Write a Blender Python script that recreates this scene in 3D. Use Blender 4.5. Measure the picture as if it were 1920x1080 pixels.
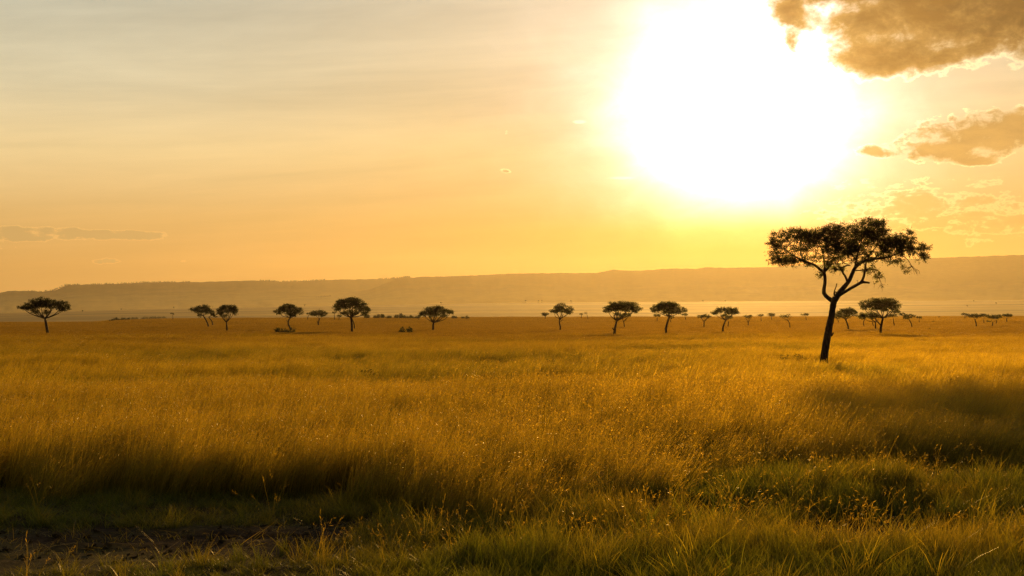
import bpy, math, random
import numpy as np
from mathutils import Vector, noise as mnoise

random.seed(7)
RNG = np.random.default_rng(11)
SC = bpy.context.scene
for o in list(bpy.data.objects):
    bpy.data.objects.remove(o)
COL = SC.collection

# ------------------------------------------------------------------ camera
EYE = 3.2
F = 2667.0                                   # focal length in pixels of a 1920 px wide picture
PITCH = math.atan(58.0 / F)
cam_d = bpy.data.cameras.new('camera')
cam_d.lens = 50.0
cam_d.sensor_width = 36.0
cam_d.clip_start = 0.1
cam_d.clip_end = 60000
cam = bpy.data.objects.new('camera', cam_d)
COL.objects.link(cam)
cam.location = (0, 0, EYE)
cam.rotation_euler = (math.pi / 2 + PITCH, 0, 0)
SC.camera = cam

# ------------------------------------------------------------------ sun
SUN_AZ, SUN_EL = math.radians(9.15), math.radians(8.0)
S_DIR = Vector((math.sin(SUN_AZ) * math.cos(SUN_EL), math.cos(SUN_AZ) * math.cos(SUN_EL), math.sin(SUN_EL)))
sun_d = bpy.data.lights.new('sun', 'SUN')
sun_d.energy = 4.8
sun_d.color = (1.0, 0.52, 0.11)
sun_d.angle = math.radians(1.8)
sun = bpy.data.objects.new('sun', sun_d)
COL.objects.link(sun)
sun.rotation_euler = S_DIR.to_track_quat('Z', 'Y').to_euler()
sun.location = (300, 1800, 320)

SC.view_settings.view_transform = 'Standard'
SC.view_settings.look = 'None'
SC.view_settings.exposure = 0.0
SC.view_settings.gamma = 1.0
SC.view_settings.use_curve_mapping = False
SC.render.engine = 'CYCLES'
SC.cycles.max_bounces = 5
SC.cycles.diffuse_bounces = 2
SC.cycles.glossy_bounces = 1
SC.cycles.transmission_bounces = 3
SC.cycles.transparent_max_bounces = 6
SC.cycles.volume_bounces = 0
SC.cycles.sample_clamp_indirect = 4.0
SC.cycles.use_denoising = True
try:
    SC.cycles.denoiser = 'OPENIMAGEDENOISE'
    SC.cycles.denoising_input_passes = 'RGB_ALBEDO_NORMAL'
    SC.cycles.denoising_prefilter = 'NONE'
except Exception:
    pass


# ------------------------------------------------------------------ node expression helper
class Ex:
    """A float or vector socket with arithmetic that adds nodes to a tree."""
    def __init__(self, nt, s, vec=False):
        self.nt, self.s, self.vec = nt, s, vec

    def _m(self, op, *args):
        n = self.nt.nodes.new('ShaderNodeMath')
        n.operation = op
        for i, a in enumerate((self,) + args):
            if isinstance(a, Ex):
                self.nt.links.new(a.s, n.inputs[i])
            else:
                n.inputs[i].default_value = a
        return Ex(self.nt, n.outputs[0])

    def __add__(self, o): return self._m('ADD', o)
    def __radd__(self, o): return self._m('ADD', o)
    def __sub__(self, o): return self._m('SUBTRACT', o)
    def __rsub__(self, o): return (self * -1.0) + o
    def __mul__(self, o): return self._m('MULTIPLY', o)
    def __rmul__(self, o): return self._m('MULTIPLY', o)
    def __truediv__(self, o): return self._m('DIVIDE', o)
    def __rtruediv__(self, o): return (self ** -1.0) * o
    def __pow__(self, o): return self._m('POWER', o)
    def exp(self): return self._m('EXPONENT')
    def sqrt(self): return self._m('SQRT')
    def max(self, o): return self._m('MAXIMUM', o)
    def min(self, o): return self._m('MINIMUM', o)

    def sstep(self, a, b):
        n = self.nt.nodes.new('ShaderNodeMapRange')
        n.interpolation_type = 'SMOOTHSTEP'
        self.nt.links.new(self.s, n.inputs[0])
        n.inputs[1].default_value, n.inputs[2].default_value = a, b
        n.inputs[3].default_value, n.inputs[4].default_value = 0.0, 1.0
        return Ex(self.nt, n.outputs[0])

    def ramp(self, a, b, stops):
        t = (self - a) * (1.0 / (b - a))
        n = self.nt.nodes.new('ShaderNodeValToRGB')
        self.nt.links.new(t.s, n.inputs[0])
        cr = n.color_ramp
        cr.interpolation = 'LINEAR'
        while len(cr.elements) < len(stops):
            cr.elements.new(0.5)
        for e, (p, c) in zip(cr.elements, stops):
            e.position = (p - a) / (b - a)
            e.color = (*c, 1)
        return n.outputs[0]


def combine(nt, x, y, z):
    n = nt.nodes.new('ShaderNodeCombineXYZ')
    for i, a in enumerate((x, y, z)):
        if isinstance(a, Ex):
            nt.links.new(a.s, n.inputs[i])
        else:
            n.inputs[i].default_value = a
    return n.outputs[0]


def noise_ex(nt, vec, scale, detail=4, rough=0.55, dist=0.0):
    n = nt.nodes.new('ShaderNodeTexNoise')
    nt.links.new(vec, n.inputs['Vector'])
    n.inputs['Scale'].default_value = scale
    n.inputs['Detail'].default_value = detail
    n.inputs['Roughness'].default_value = rough
    n.inputs['Distortion'].default_value = dist
    return Ex(nt, n.outputs[0])


def mixc(nt, fac, a, b, mode='MIX'):
    n = nt.nodes.new('ShaderNodeMix')
    n.data_type = 'RGBA'
    n.blend_type = mode
    n.clamp_factor = True
    for idx, v in ((0, fac), (6, a), (7, b)):
        s = n.inputs[idx]
        if isinstance(v, Ex):
            nt.links.new(v.s, s)
        elif isinstance(v, bpy.types.NodeSocket):
            nt.links.new(v, s)
        elif idx == 0:
            s.default_value = v
        else:
            s.default_value = (*v, 1)
    return n.outputs[2]


def scalec(nt, col, ex):
    n = nt.nodes.new('ShaderNodeVectorMath')
    n.operation = 'SCALE'
    if isinstance(col, tuple):
        n.inputs[0].default_value = col
    else:
        nt.links.new(col, n.inputs[0])
    if isinstance(ex, Ex):
        nt.links.new(ex.s, n.inputs['Scale'])
    else:
        n.inputs['Scale'].default_value = ex
    return n.outputs[0]


def addc(nt, a, b, op='ADD'):
    n = nt.nodes.new('ShaderNodeVectorMath')
    n.operation = op
    for i, v in enumerate((a, b)):
        if isinstance(v, tuple):
            n.inputs[i].default_value = v
        else:
            nt.links.new(v, n.inputs[i])
    return n.outputs[0]


# ------------------------------------------------------------------ sky
def az_of(px): return math.degrees(math.atan((px - 960) / F))
def el_of(py): return math.degrees(math.atan((598 - py) / F))


world = bpy.data.worlds.new('World')
SC.world = world
world.use_nodes = True


def build_sky():
    nt = world.node_tree
    nt.nodes.clear()
    out = nt.nodes.new('ShaderNodeOutputWorld')
    bg = nt.nodes.new('ShaderNodeBackground')
    bg.inputs['Strength'].default_value = 0.1
    nt.links.new(bg.outputs[0], out.inputs['Surface'])
    tc = nt.nodes.new('ShaderNodeTexCoord')
    nrm = nt.nodes.new('ShaderNodeVectorMath')
    nrm.operation = 'NORMALIZE'
    nt.links.new(tc.outputs['Generated'], nrm.inputs[0])
    sep = nt.nodes.new('ShaderNodeSeparateXYZ')
    nt.links.new(nrm.outputs[0], sep.inputs[0])
    X, Y, Z = (Ex(nt, sep.outputs[i]) for i in range(3))
    az = X._m('ARCTAN2', Y) * (180 / math.pi)
    el = Z._m('ARCSINE') * (180 / math.pi)
    dot = X * S_DIR.x + Y * S_DIR.y + Z * S_DIR.z
    th = dot.min(1.0).max(-1.0)._m('ARCCOSINE') * (180 / math.pi)

    # the physical sky, warmed by the white balance of the picture
    sky = nt.nodes.new('ShaderNodeTexSky')
    sky.sky_type = 'NISHITA'
    sky.sun_disc = False
    sky.sun_elevation = SUN_EL
    sky.sun_rotation = SUN_AZ
    sky.altitude = 1500
    sky.air_density = 1.0
    sky.dust_density = 2.0
    nish = addc(nt, sky.outputs[0], (0.0022, 0.0015, 0.001), 'MULTIPLY')

    # dusty evening gradient by elevation, then the wide warm aureole round the sun
    base = el.ramp(-10, 90, [(-10, (.50, .27, .07)), (0, (.52, .26, .06)), (2, (.54, .28, .07)), (4, (.67, .41, .14)),
                             (6.5, (.83, .62, .30)), (9, (.65, .565, .36)), (12.5, (.54, .525, .40)), (20, (.36, .36, .30)),
                             (40, (.17, .18, .17)), (90, (.09, .11, .12))])
    aur = el.ramp(-10, 40, [(-10, (.45, .28, .02)), (1, (.30, .08, .0)), (3.5, (.40, .18, .015)), (6.5, (.56, .36, .10)),
                            (10, (.62, .47, .25)), (14, (.62, .50, .33)), (40, (.4, .36, .32))])
    m1 = ((th * (1 / 15.0)) ** 1.9 * -1.0).exp() * 0.95
    base = scalec(nt, base, 1.0 - th.sstep(34, 110) * 0.68)     # the sky away from the sun is dimmer
    col = mixc(nt, m1, base, aur)
    core_c = el.ramp(-10, 40, [(-10, (.5, .15, .0)), (1.5, (.6, .14, .01)), (2.7, (.9, .22, .03)), (3.5, (1, .42, .13)), (4.4, (1, .62, .40)), (5.6, (1, .75, .64)), (7, (1, .79, .72)),
                               (40, (1, .9, .8))])
    gv = noise_ex(nt, combine(nt, az * 0.9, el * 1.5, 2.2), 0.45, 6, 0.55, 0.4)
    thd = th * ((gv - 0.5) * 0.5 + 1.0)
    core = 4.0 / ((thd * (1 / 3.25)) ** 3.9 + 1.0)
    halo = 0.28 / ((th * (1 / 6.2)) ** 4.0 + 1.0)
    col = addc(nt, col, nish)
    # thin streaks of high cloud
    sv = combine(nt, az * 0.045 + el * 0.06, el * 0.42 - az * 0.035, 3.7)
    st = noise_ex(nt, sv, 1.0, 5, 0.6, 0.5)
    sv2 = combine(nt, az * 0.12, el * 1.5 - az * 0.09, 9.1)
    st2 = noise_ex(nt, sv2, 1.0, 4, 0.55, 0.3)
    streak = (st - 0.5) * el.sstep(1.5, 9) * 0.62 + (st2 - 0.5) * 0.22 + 1.0
    col = scalec(nt, col, streak)
    col = addc(nt, col, scalec(nt, core_c, core + halo))

    # clouds: soft regions in the sky broken up by turbulence
    def blob(px, py, rx, ry, amp, p=1.0):
        a = (az - az_of(px)) * (F / 57.2958 / rx)
        e = (el - el_of(py)) * (F / 57.2958 / ry)
        return ((a * a + e * e) ** p * -1.0).exp() * amp
    cv = combine(nt, az, el * 1.6, 1.3)
    n1 = noise_ex(nt, cv, 0.42, 10, 0.60, 0.35)
    n2 = noise_ex(nt, combine(nt, az * 0.8, el * 2.6, 7.7), 0.75, 9, 0.62, 0.2)
    n3 = noise_ex(nt, combine(nt, az, el * 1.3, 4.1), 1.5, 8, 0.62, 0.3)
    big = blob(1900, -35, 345, 192, 1.25, 2) + blob(1650, 128, 100, 30, .70) + blob(1475, 35, 44, 42, .80) + blob(1488, 98, 16, 26, .66) + blob(1565, -5, 90, 18, .62) + blob(1610, 55, 50, 30, .4)
    mid = blob(1870, 264, 175, 46, 1.25) + blob(1760, 302, 70, 20, .75) + blob(1628, 291, 30, 11, .84) + blob(1670, 300, 40, 8, .5) + blob(1835, 318, 30, 8, .7)
    low = blob(1760, 392, 270, 58, .95) + blob(1870, 430, 160, 34, .70) + blob(1640, 350, 60, 12, .4)
    lft = blob(75, 446, 125, 16, 1.05, 2) + blob(245, 446, 75, 12, .97, 2) + blob(-120, 470, 160, 18, .9) + blob(205, 493, 45, 7, .74) + blob(340, 492, 40, 6, .68)
    sml = blob(945, 321, 16, 6, .80)
    off = (az._m('ABSOLUTE')).sstep(24, 40) * el.sstep(2, 8) * 0.60          # the scattered clouds go on outside the frame
    dA = (big + (n1 - 0.5) * 1.7 + (n3 - 0.5) * 0.8 - 0.52)
    dB = (mid + sml + off + (n1 - 0.5) * 0.9 + (n2 - 0.5) * 1.1 + (n3 - 0.5) * 1.5 - 0.68)
    dC = (low.min(0.95) + (n2 - 0.5) * 2.3 + (n3 - 0.5) * 1.4 - 0.80)
    dD = (lft + (n2 - 0.5) * 1.5 + (n3 - .5) * 1.3 - 0.72)
    near = (th * (1 / 6.0) * -1.0).exp()
    body = mixc(nt, near * 1.5, (.05, .022, .008), (.66, .31, .05))
    light = mixc(nt, near * 1.3, (.38, .20, .055), (1.0, .60, .16))
    inner = dA.sstep(0.05, 0.8)
    bodyA = mixc(nt, inner, light, body)
    shade = (n2 - 0.5) * 0.7 + (n1 - 0.5) * 1.1 + 1.0
    bodyA = scalec(nt, bodyA, shade * (1.0 - inner * 0.25))
    rim = dA.sstep(-0.10, 0.02) * (1.0 - dA.sstep(0.0, 0.22))
    col = addc(nt, col, scalec(nt, (1.3, .95, .45), rim * near * 1.6))
    col = mixc(nt, dA.sstep(-0.06, 0.42) * 0.97, col, bodyA)
    rimB = dB.sstep(-0.12, 0.0) * (1.0 - dB.sstep(0.0, 0.16))
    col = addc(nt, col, scalec(nt, (1.2, .85, .38), rimB * near * 1.6 * n3.sstep(.40, .62)))
    col = mixc(nt, dB.sstep(-0.04, 0.40) * 0.92, col, scalec(nt, light, shade * 0.84))
    rimC = dC.sstep(-0.15, 0.0) * (1.0 - dC.sstep(0.0, 0.18))
    col = addc(nt, col, scalec(nt, (1.0, .70, .28), rimC * near * 1.2))
    col = mixc(nt, dC.sstep(0.0, 0.4) * 0.6, col, light)
    col = mixc(nt, dD.sstep(0.0, 0.3) * 0.6, col, (.46, .30, .11))
    rimD = dD.sstep(-0.1, 0.0) * (1.0 - dD.sstep(0.0, 0.14))
    col = addc(nt, col, scalec(nt, (.10, .065, .02), rimD))
    bright = blob(1087, 228, 13, 4, 1.0) + blob(1165, 334, 30, 4, .8)
    col = addc(nt, col, scalec(nt, (.35, .30, .2), (bright + (n2 - .5) * .6).sstep(.3, .8)))
    col = scalec(nt, col, 10.0)
    nt.links.new(col, bg.inputs['Color'])


build_sky()


# ------------------------------------------------------------------ maths
def ss(a, b, x):
    t = np.clip((x - a) / (b - a), 0, 1)
    return t * t * (3 - 2 * t)


def vnoise(x, y, seed=0):
    """value noise in [0, 1], vectorised"""
    xi, yi = np.floor(x).astype(np.int64), np.floor(y).astype(np.int64)
    fx, fy = x - xi, y - yi
    fx, fy = fx * fx * (3 - 2 * fx), fy * fy * (3 - 2 * fy)

    def h(a, b):
        n = (a * 374761393 + b * 668265263 + seed * 144269504) & 0xFFFFFFFF
        n = ((n ^ (n >> 13)) * 1274126177) & 0xFFFFFFFF
        n = n ^ (n >> 16)
        return (n & 0xFFFF) / 65535.0
    return (h(xi, yi) * (1 - fx) + h(xi + 1, yi) * fx) * (1 - fy) + (h(xi, yi + 1) * (1 - fx) + h(xi + 1, yi + 1) * fx) * fy


def fbm(x, y, seed=0, oct=4):
    v, a, t = 0, 0.5, 0
    for i in range(oct):
        v = v + a * vnoise(x * 2 ** i + 17.3 * i, y * 2 ** i - 9.1 * i, seed + i)
        t += a
        a *= 0.5
    return v / t


FAR_X = np.array([-3000, 0, 240, 480, 960, 1440, 1920, 5000])
FAR_Y = np.array([590, 588, 581, 576, 568, 565, 565, 566])


CREST_X = np.array([-3000, 0, 200, 232, 330, 480, 700, 960, 1200, 1920, 5000])
CREST_Y = np.array([604, 603.5, 603, 600, 597, 596, 595.5, 594.5, 594, 593, 594])


def ground_z(x, y):
    x, y = np.asarray(x, float), np.asarray(y, float)
    d = np.hypot(x, y)
    u = x / np.maximum(y, 1.0)
    px = 960 + np.clip(u, -2, 2) * F
    crest = EYE - .8 + (598 - np.interp(px, CREST_X, CREST_Y)) / F * 1150
    z = ss(230, 1150, d) * crest * (y > 0)
    top = EYE + (598 - np.interp(px, FAR_X, FAR_Y)) / F * 5600
    dip = 20.0
    z = z - (z + dip) * ss(1180, 2100, d) * (y > 0)
    rise = np.clip((d - 2000) / 3600, 0, 1)
    z = z + np.where(y > 0, (top + dip) * (rise * 0.55 + 0.45 * ss(0, 1, rise)), 0)
    z = z + .30 * np.exp(-(((x - 6.1) / 2.6) ** 2 + ((y - 25.4) / 1.4) ** 2))        # a low bank on the right
    z = z + (fbm(x / 5, y / 5, 3) - .5) * 0.22 * ss(12, 30, d) + (fbm(x * .5, y * 2.2, 8) - .5) * .14 * (1 - ss(24, 30, d)) + (fbm(x / 40, y / 40, 5) - .5) * 0.5 * ss(60, 300, d)
    return z


def ray(px, py):
    c, s = math.cos(PITCH), math.sin(PITCH)
    a, b = (px - 960) / F, (540 - py) / F
    return np.array([a, c - b * s, s + b * c])


def at_depth(px, py, Y):
    r = ray(px, py)
    return np.array([0, 0, EYE]) + r * (Y / r[1])


def hit(px, py, lift=0.0, far=9000):
    """first point where the sight line meets the land raised by lift"""
    r = ray(px, py)
    t = np.geomspace(8, far, 4000)
    p = np.array([0, 0, EYE]) + np.outer(t / r[1], r)
    below = p[:, 2] < ground_z(p[:, 0], p[:, 1]) + lift
    if below.any():
        return p[int(np.argmax(below))]
    gap = p[:, 2] - ground_z(p[:, 0], p[:, 1])
    lo, hi = (4200, 5700) if py < 588 else (900, 1180)
    gap[(t < lo) | (t > hi)] = 1e9
    return p[int(np.argmin(gap))]


def upix(px): return (px - 960) / F
def dist_y(py): return EYE * F / (py - 598)


# ------------------------------------------------------------------ materials
def new_mat(name):
    m = bpy.data.materials.new(name)
    m.use_nodes = True
    nt = m.node_tree
    nt.nodes.clear()
    return m, nt, nt.nodes.new('ShaderNodeOutputMaterial')


def attr(nt, name, kind='GEOMETRY'):
    n = nt.nodes.new('ShaderNodeAttribute')
    n.attribute_name = name
    n.attribute_type = kind
    return Ex(nt, n.outputs['Fac'])


def blade_shader(nt, out, col, trans=0.5, rough=0.45, spec=0.35, fwd=0.0):
    p = nt.nodes.new('ShaderNodeBsdfPrincipled')
    t = nt.nodes.new('ShaderNodeBsdfTranslucent')
    mx = nt.nodes.new('ShaderNodeMixShader')
    nt.links.new(col, p.inputs['Base Color'])
    nt.links.new(col, t.inputs['Color'])
    p.inputs['Roughness'].default_value = rough
    p.inputs['Specular IOR Level'].default_value = spec
    mx.inputs[0].default_value = trans
    nt.links.new(p.outputs[0], mx.inputs[1])
    nt.links.new(t.outputs[0], mx.inputs[2])
    last = mx
    if fwd:                                   # thin blades pass much of the light on roughly forwards
        r = nt.nodes.new('ShaderNodeBsdfRefraction')
        nt.links.new(col, r.inputs['Color'])
        r.inputs['Roughness'].default_value = 0.65
        r.inputs['IOR'].default_value = 1.25
        last = nt.nodes.new('ShaderNodeMixShader')
        last.inputs[0].default_value = fwd
        nt.links.new(mx.outputs[0], last.inputs[1])
        nt.links.new(r.outputs[0], last.inputs[2])
    nt.links.new(last.outputs[0], out.inputs[0])


def grass_material(name, dry, green, head=(.42, .27, .02)):
    m, nt, out = new_mat(name)
    t = attr(nt, 't')
    tint = attr(nt, 'tint', 'INSTANCER')
    rnd = attr(nt, 'rnd', 'INSTANCER')
    bl = attr(nt, 'bl')
    hd = attr(nt, 'head')
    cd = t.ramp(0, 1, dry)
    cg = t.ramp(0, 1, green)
    f = (tint + (bl - 0.5) * 0.5).max(0.0).min(1.0)
    c = mixc(nt, f, cg, cd)
    c = mixc(nt, hd, c, head)
    brown = addc(nt, c, (.60, .57, .55), 'MULTIPLY')           # darker tone put into the colour with distance from the camera, in patches
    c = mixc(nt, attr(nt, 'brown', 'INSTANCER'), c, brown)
    c = scalec(nt, c, rnd * 0.5 + bl * 0.5 + 0.5)
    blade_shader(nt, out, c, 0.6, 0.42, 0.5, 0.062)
    return m


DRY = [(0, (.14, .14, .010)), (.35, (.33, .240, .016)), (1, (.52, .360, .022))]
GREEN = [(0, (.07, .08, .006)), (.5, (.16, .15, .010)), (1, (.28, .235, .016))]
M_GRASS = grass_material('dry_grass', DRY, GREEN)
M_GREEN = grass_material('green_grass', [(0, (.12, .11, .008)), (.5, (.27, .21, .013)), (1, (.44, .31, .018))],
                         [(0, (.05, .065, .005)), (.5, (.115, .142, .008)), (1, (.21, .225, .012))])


def soil_material():
    m, nt, out = new_mat('savanna_soil')
    tc = nt.nodes.new('ShaderNodeTexCoord')
    pos = tc.outputs['Object']
    n1 = noise_ex(nt, pos, 0.35, 6, 0.6)
    n2 = noise_ex(nt, pos, 6.0, 6, 0.65)
    n3 = noise_ex(nt, pos, 0.012, 5, 0.6)
    soil = mixc(nt, n2.sstep(.35, .7), (.020, .013, .008), (.068, .044, .026))
    soil = mixc(nt, n1.sstep(.42, .62) * 0.6, soil, (.10, .09, .03))
    sep = nt.nodes.new('ShaderNodeSeparateXYZ')
    nt.links.new(pos, sep.inputs[0])
    yy = Ex(nt, sep.outputs[1])
    turf = mixc(nt, n3.sstep(.35, .65), (.10, .075, .018), (.22, .15, .035))
    xx = Ex(nt, sep.outputs[0])
    band = noise_ex(nt, combine(nt, xx * 0.0006, yy * 0.0042, 0.3), 1.0, 6, 0.62, 0.3)
    plain = mixc(nt, band.sstep(.38, .62), (.11, .075, .018), (.25, .17, .042))
    turf = mixc(nt, yy.sstep(1300, 1900), turf, plain)
    far = mixc(nt, yy.sstep(40, 220), soil, turf)
    p = nt.nodes.new('ShaderNodeBsdfPrincipled')
    nt.links.new(far, p.inputs['Base Color'])
    p.inputs['Roughness'].default_value = 0.9
    p.inputs['Specular IOR Level'].default_value = 0.035
    b = nt.nodes.new('ShaderNodeBump')
    b.inputs['Strength'].default_value = 0.9
    b.inputs['Distance'].default_value = 0.06
    nt.links.new(noise_ex(nt, pos, 9.0, 8, 0.7).s, b.inputs['Height'])
    nt.links.new(b.outputs[0], p.inputs['Normal'])
    nt.links.new(p.outputs[0], out.inputs[0])
    return m


def hill_material():
    m, nt, out = new_mat('wooded_slope')
    tc = nt.nodes.new('ShaderNodeTexCoord')
    pos = tc.outputs['Object']
    n1 = noise_ex(nt, pos, 0.004, 6, 0.6)
    n2 = noise_ex(nt, pos, 0.03, 5, 0.6)
    sep = nt.nodes.new('ShaderNodeSeparateXYZ')
    nt.links.new(pos, sep.inputs[0])
    h = Ex(nt, sep.outputs[2]) + (n1 - .5) * 90.0
    wood = mixc(nt, n2.sstep(.4, .65), (.035, .042, .018), (.055, .055, .022))
    misty_grass = mixc(nt, n2.sstep(.4, .65), (.42, .31, .11), (.50, .37, .13))  # pale grass foot, the brightness of low mist put into its colour
    c = mixc(nt, h.sstep(50, 230), misty_grass, wood)
    p = nt.nodes.new('ShaderNodeBsdfPrincipled')
    nt.links.new(c, p.inputs['Base Color'])
    p.inputs['Roughness'].default_value = 1.0
    p.inputs['Specular IOR Level'].default_value = 0.0
    nt.links.new(p.outputs[0], out.inputs[0])
    return m


def bark_material():
    m, nt, out = new_mat('acacia_bark')
    tc = nt.nodes.new('ShaderNodeTexCoord')
    mp = nt.nodes.new('ShaderNodeMapping')
    mp.inputs['Scale'].default_value = (6, 6, 1.2)
    nt.links.new(tc.outputs['Object'], mp.inputs[0])
    n = noise_ex(nt, mp.outputs[0], 2.2, 7, 0.65)
    c = mixc(nt, n.sstep(.35, .68), (.022, .015, .010), (.07, .048, .030))
    p = nt.nodes.new('ShaderNodeBsdfPrincipled')
    nt.links.new(c, p.inputs['Base Color'])
    p.inputs['Roughness'].default_value = 0.85
    p.inputs['Specular IOR Level'].default_value = 0.2
    b = nt.nodes.new('ShaderNodeBump')
    b.inputs['Strength'].default_value = 0.8
    b.inputs['Distance'].default_value = 0.04
    nt.links.new(n.s, b.inputs['Height'])
    nt.links.new(b.outputs[0], p.inputs['Normal'])
    nt.links.new(p.outputs[0], out.inputs[0])
    return m


def leaf_material(name, a, b, trans):
    m, nt, out = new_mat(name)
    v = attr(nt, 'leafv')
    c = mixc(nt, v, a, b)
    blade_shader(nt, out, c, trans, 0.6, 0.10, 0.22)
    return m


M_SOIL, M_HILL, M_BARK = soil_material(), hill_material(), bark_material()
M_LEAF = leaf_material('acacia_leaf', (.020, .026, .006), (.045, .045, .011), 0.32)
M_BUSH = leaf_material('bush_leaf', (.022, .030, .008), (.045, .05, .014), 0.10)


# ------------------------------------------------------------------ mesh helpers
def make_mesh(name, verts, faces, mat, attrs=None, smooth=False):
    me = bpy.data.meshes.new(name)
    verts = np.asarray(verts, np.float32)
    if isinstance(faces, np.ndarray):
        nf, k = faces.shape
        me.vertices.add(len(verts))
        me.vertices.foreach_set('co', verts.ravel())
        me.loops.add(nf * k)
        me.loops.foreach_set('vertex_index', faces.astype(np.int32).ravel())
        me.polygons.add(nf)
        me.polygons.foreach_set('loop_start', np.arange(0, nf * k, k, dtype=np.int32))
        me.update(calc_edges=True)
        me.validate()
    else:
        me.from_pydata([tuple(v) for v in verts.tolist()], [], faces)
    for an, vals in (attrs or {}).items():
        a = me.attributes.new(an, 'FLOAT', 'POINT')
        a.data.foreach_set('value', np.asarray(vals, np.float32))
    if smooth:
        me.polygons.foreach_set('use_smooth', np.ones(len(me.polygons), bool))
    me.materials.append(mat)
    return me


def link(name, me, parent=None, label=None, category=None, group=None, kind=None):
    o = bpy.data.objects.new(name, me)
    COL.objects.link(o)
    if parent is not None:
        o.parent = parent
    for k, v in (('label', label), ('category', category), ('group', group), ('kind', kind)):
        if v:
            o[k] = v
    return o


# ------------------------------------------------------------------ the land
def build_ground():
    ys = np.concatenate([[-880, -300, -100, -30, 0, 6], np.geomspace(10, 16, 12), np.arange(16.2, 25, .16), np.geomspace(25.2, 60, 60), np.geomspace(62, 600, 110), np.geomspace(615, 10400, 110)])
    s = np.linspace(-1, 1, 241)
    s = np.sign(s) * np.abs(s) ** 1.15
    V = []
    for y in ys:
        W = 120 + 1.0 * max(y, 0) if y >= 0 else 120 + abs(y)
        V.append(np.stack([s * min(W, 10300), np.full_like(s, y), np.zeros_like(s)], 1))
    V = np.array(V)
    V[..., 2] = ground_z(V[..., 0], V[..., 1])
    nr, nc = V.shape[:2]
    idx = np.arange(nr * nc).reshape(nr, nc)
    Fq = np.stack([idx[:-1, :-1], idx[:-1, 1:], idx[1:, 1:], idx[1:, :-1]], -1).reshape(-1, 4)
    o = link('ground', make_mesh('ground', V.reshape(-1, 3), Fq, M_SOIL, smooth=True), kind='structure')
    o['label'] = 'wide flat savanna plain rising gently to the foot of the hills'


build_ground()

SKY_X = [-2200, -900, -300, 0, 15, 45, 80, 105, 125, 150, 225, 300, 375, 475, 542, 640, 680, 720, 747, 770, 800, 900, 1100, 1400, 2600]
SKY_Y = [560, 556, 552, 549, 545.5, 545, 547, 543.7, 535, 533.8, 531.8, 528.8, 528.8, 525.8, 528, 524, 523.8, 523, 521, 521.5, 521, 520, 517, 516, 530]
SKY2_X = [300, 560, 640, 700, 745, 760, 775, 790, 855, 902, 960, 1067, 1120, 1150, 1172, 1200, 1260, 1305, 1322, 1360, 1440, 1743, 1920, 2500, 3300, 4600]
SKY2_Y = [572, 563, 553, 540, 523, 519.5, 520.5, 519, 518, 515.8, 513, 511.8, 512, 505, 507, 507.5, 503, 504, 501, 502.5, 501, 483.5, 478, 470, 478, 500]


def build_hills(name, xs, ys, R, foot, seed, x0, x1, label):
    px = np.linspace(x0, x1, 900)
    top = np.interp(px, xs, ys) - (fbm(px / 9, px * 0, seed, 3) - .5) * 1.6
    ztop = EYE + (598 - top) / F * R
    ts = np.concatenate([np.linspace(0, 1, 36), [1.03, 1.08, 1.13]])
    rows = []
    for t in ts:
        rr = foot + (R - foot) * t
        wob = (fbm(px / 60, np.full_like(px, t * 2.5), seed + 9, 5) - .5)
        rr = rr + wob * 260 * np.sin(np.pi * min(t, 1)) 
        x = upix(px) * rr
        tt = min(t, 1.0)
        prof = tt ** 2.1 * (1 - .25 * math.sin(math.pi * tt) * 0.5)
        zf = ground_z(upix(px) * foot, np.full_like(px, foot)) - 6
        z = zf + (ztop - zf) * prof
        z = z + (fbm(px / 25, np.full_like(px, t * 6), seed + 4, 4) - .5) * 12 * math.sin(math.pi * tt)
        if t > 1:
            z = ztop - (ztop - zf) * (t - 1) * 1.2
        rows.append(np.stack([x, rr, z], 1))
    V = np.array(rows)
    nr, nc = V.shape[:2]
    idx = np.arange(nr * nc).reshape(nr, nc)
    Fq = np.stack([idx[:-1, :-1], idx[:-1, 1:], idx[1:, 1:], idx[1:, :-1]], -1).reshape(-1, 4)
    o = link(name, make_mesh(name, V.reshape(-1, 3), Fq, M_HILL, smooth=True), kind='structure')
    o['label'] = label
    return px, ztop, R


H1 = build_hills('hills', SKY_X, SKY_Y, 10000, 6000, 21, -1100, 1500, 'low hazy escarpment along the left of the horizon')
H2 = build_hills('hills', SKY2_X, SKY2_Y, 8800, 5600, 35, 330, 3100, 'taller nearer escarpment rising to the right')


# ------------------------------------------------------------------ haze
def build_haze():
    x0, x1, y0, y1, z0, z1 = -10800, 10800, -960, 10900, -24, 470
    v = [(x, y, z) for z in (z0, z1) for y in (y0, y1) for x in (x0, x1)]
    f = [(0, 2, 3, 1), (4, 5, 7, 6), (0, 1, 5, 4), (1, 3, 7, 5), (3, 2, 6, 7), (2, 0, 4, 6)]
    m, nt, out = new_mat('evening_haze')
    pv = nt.nodes.new('ShaderNodeVolumePrincipled')
    pv.inputs['Color'].default_value = (.98, .90, .74, 1)
    pv.inputs['Density'].default_value = 1.75e-5
    pv.inputs['Anisotropy'].default_value = 0.70
    nt.links.new(pv.outputs[0], out.inputs['Volume'])
    me = bpy.data.meshes.new('haze')
    me.from_pydata(v, [], f)
    me.materials.append(m)
    o = link('haze', me, kind='stuff')
    o['label'] = 'golden evening haze hanging over the plain'


build_haze()


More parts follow.
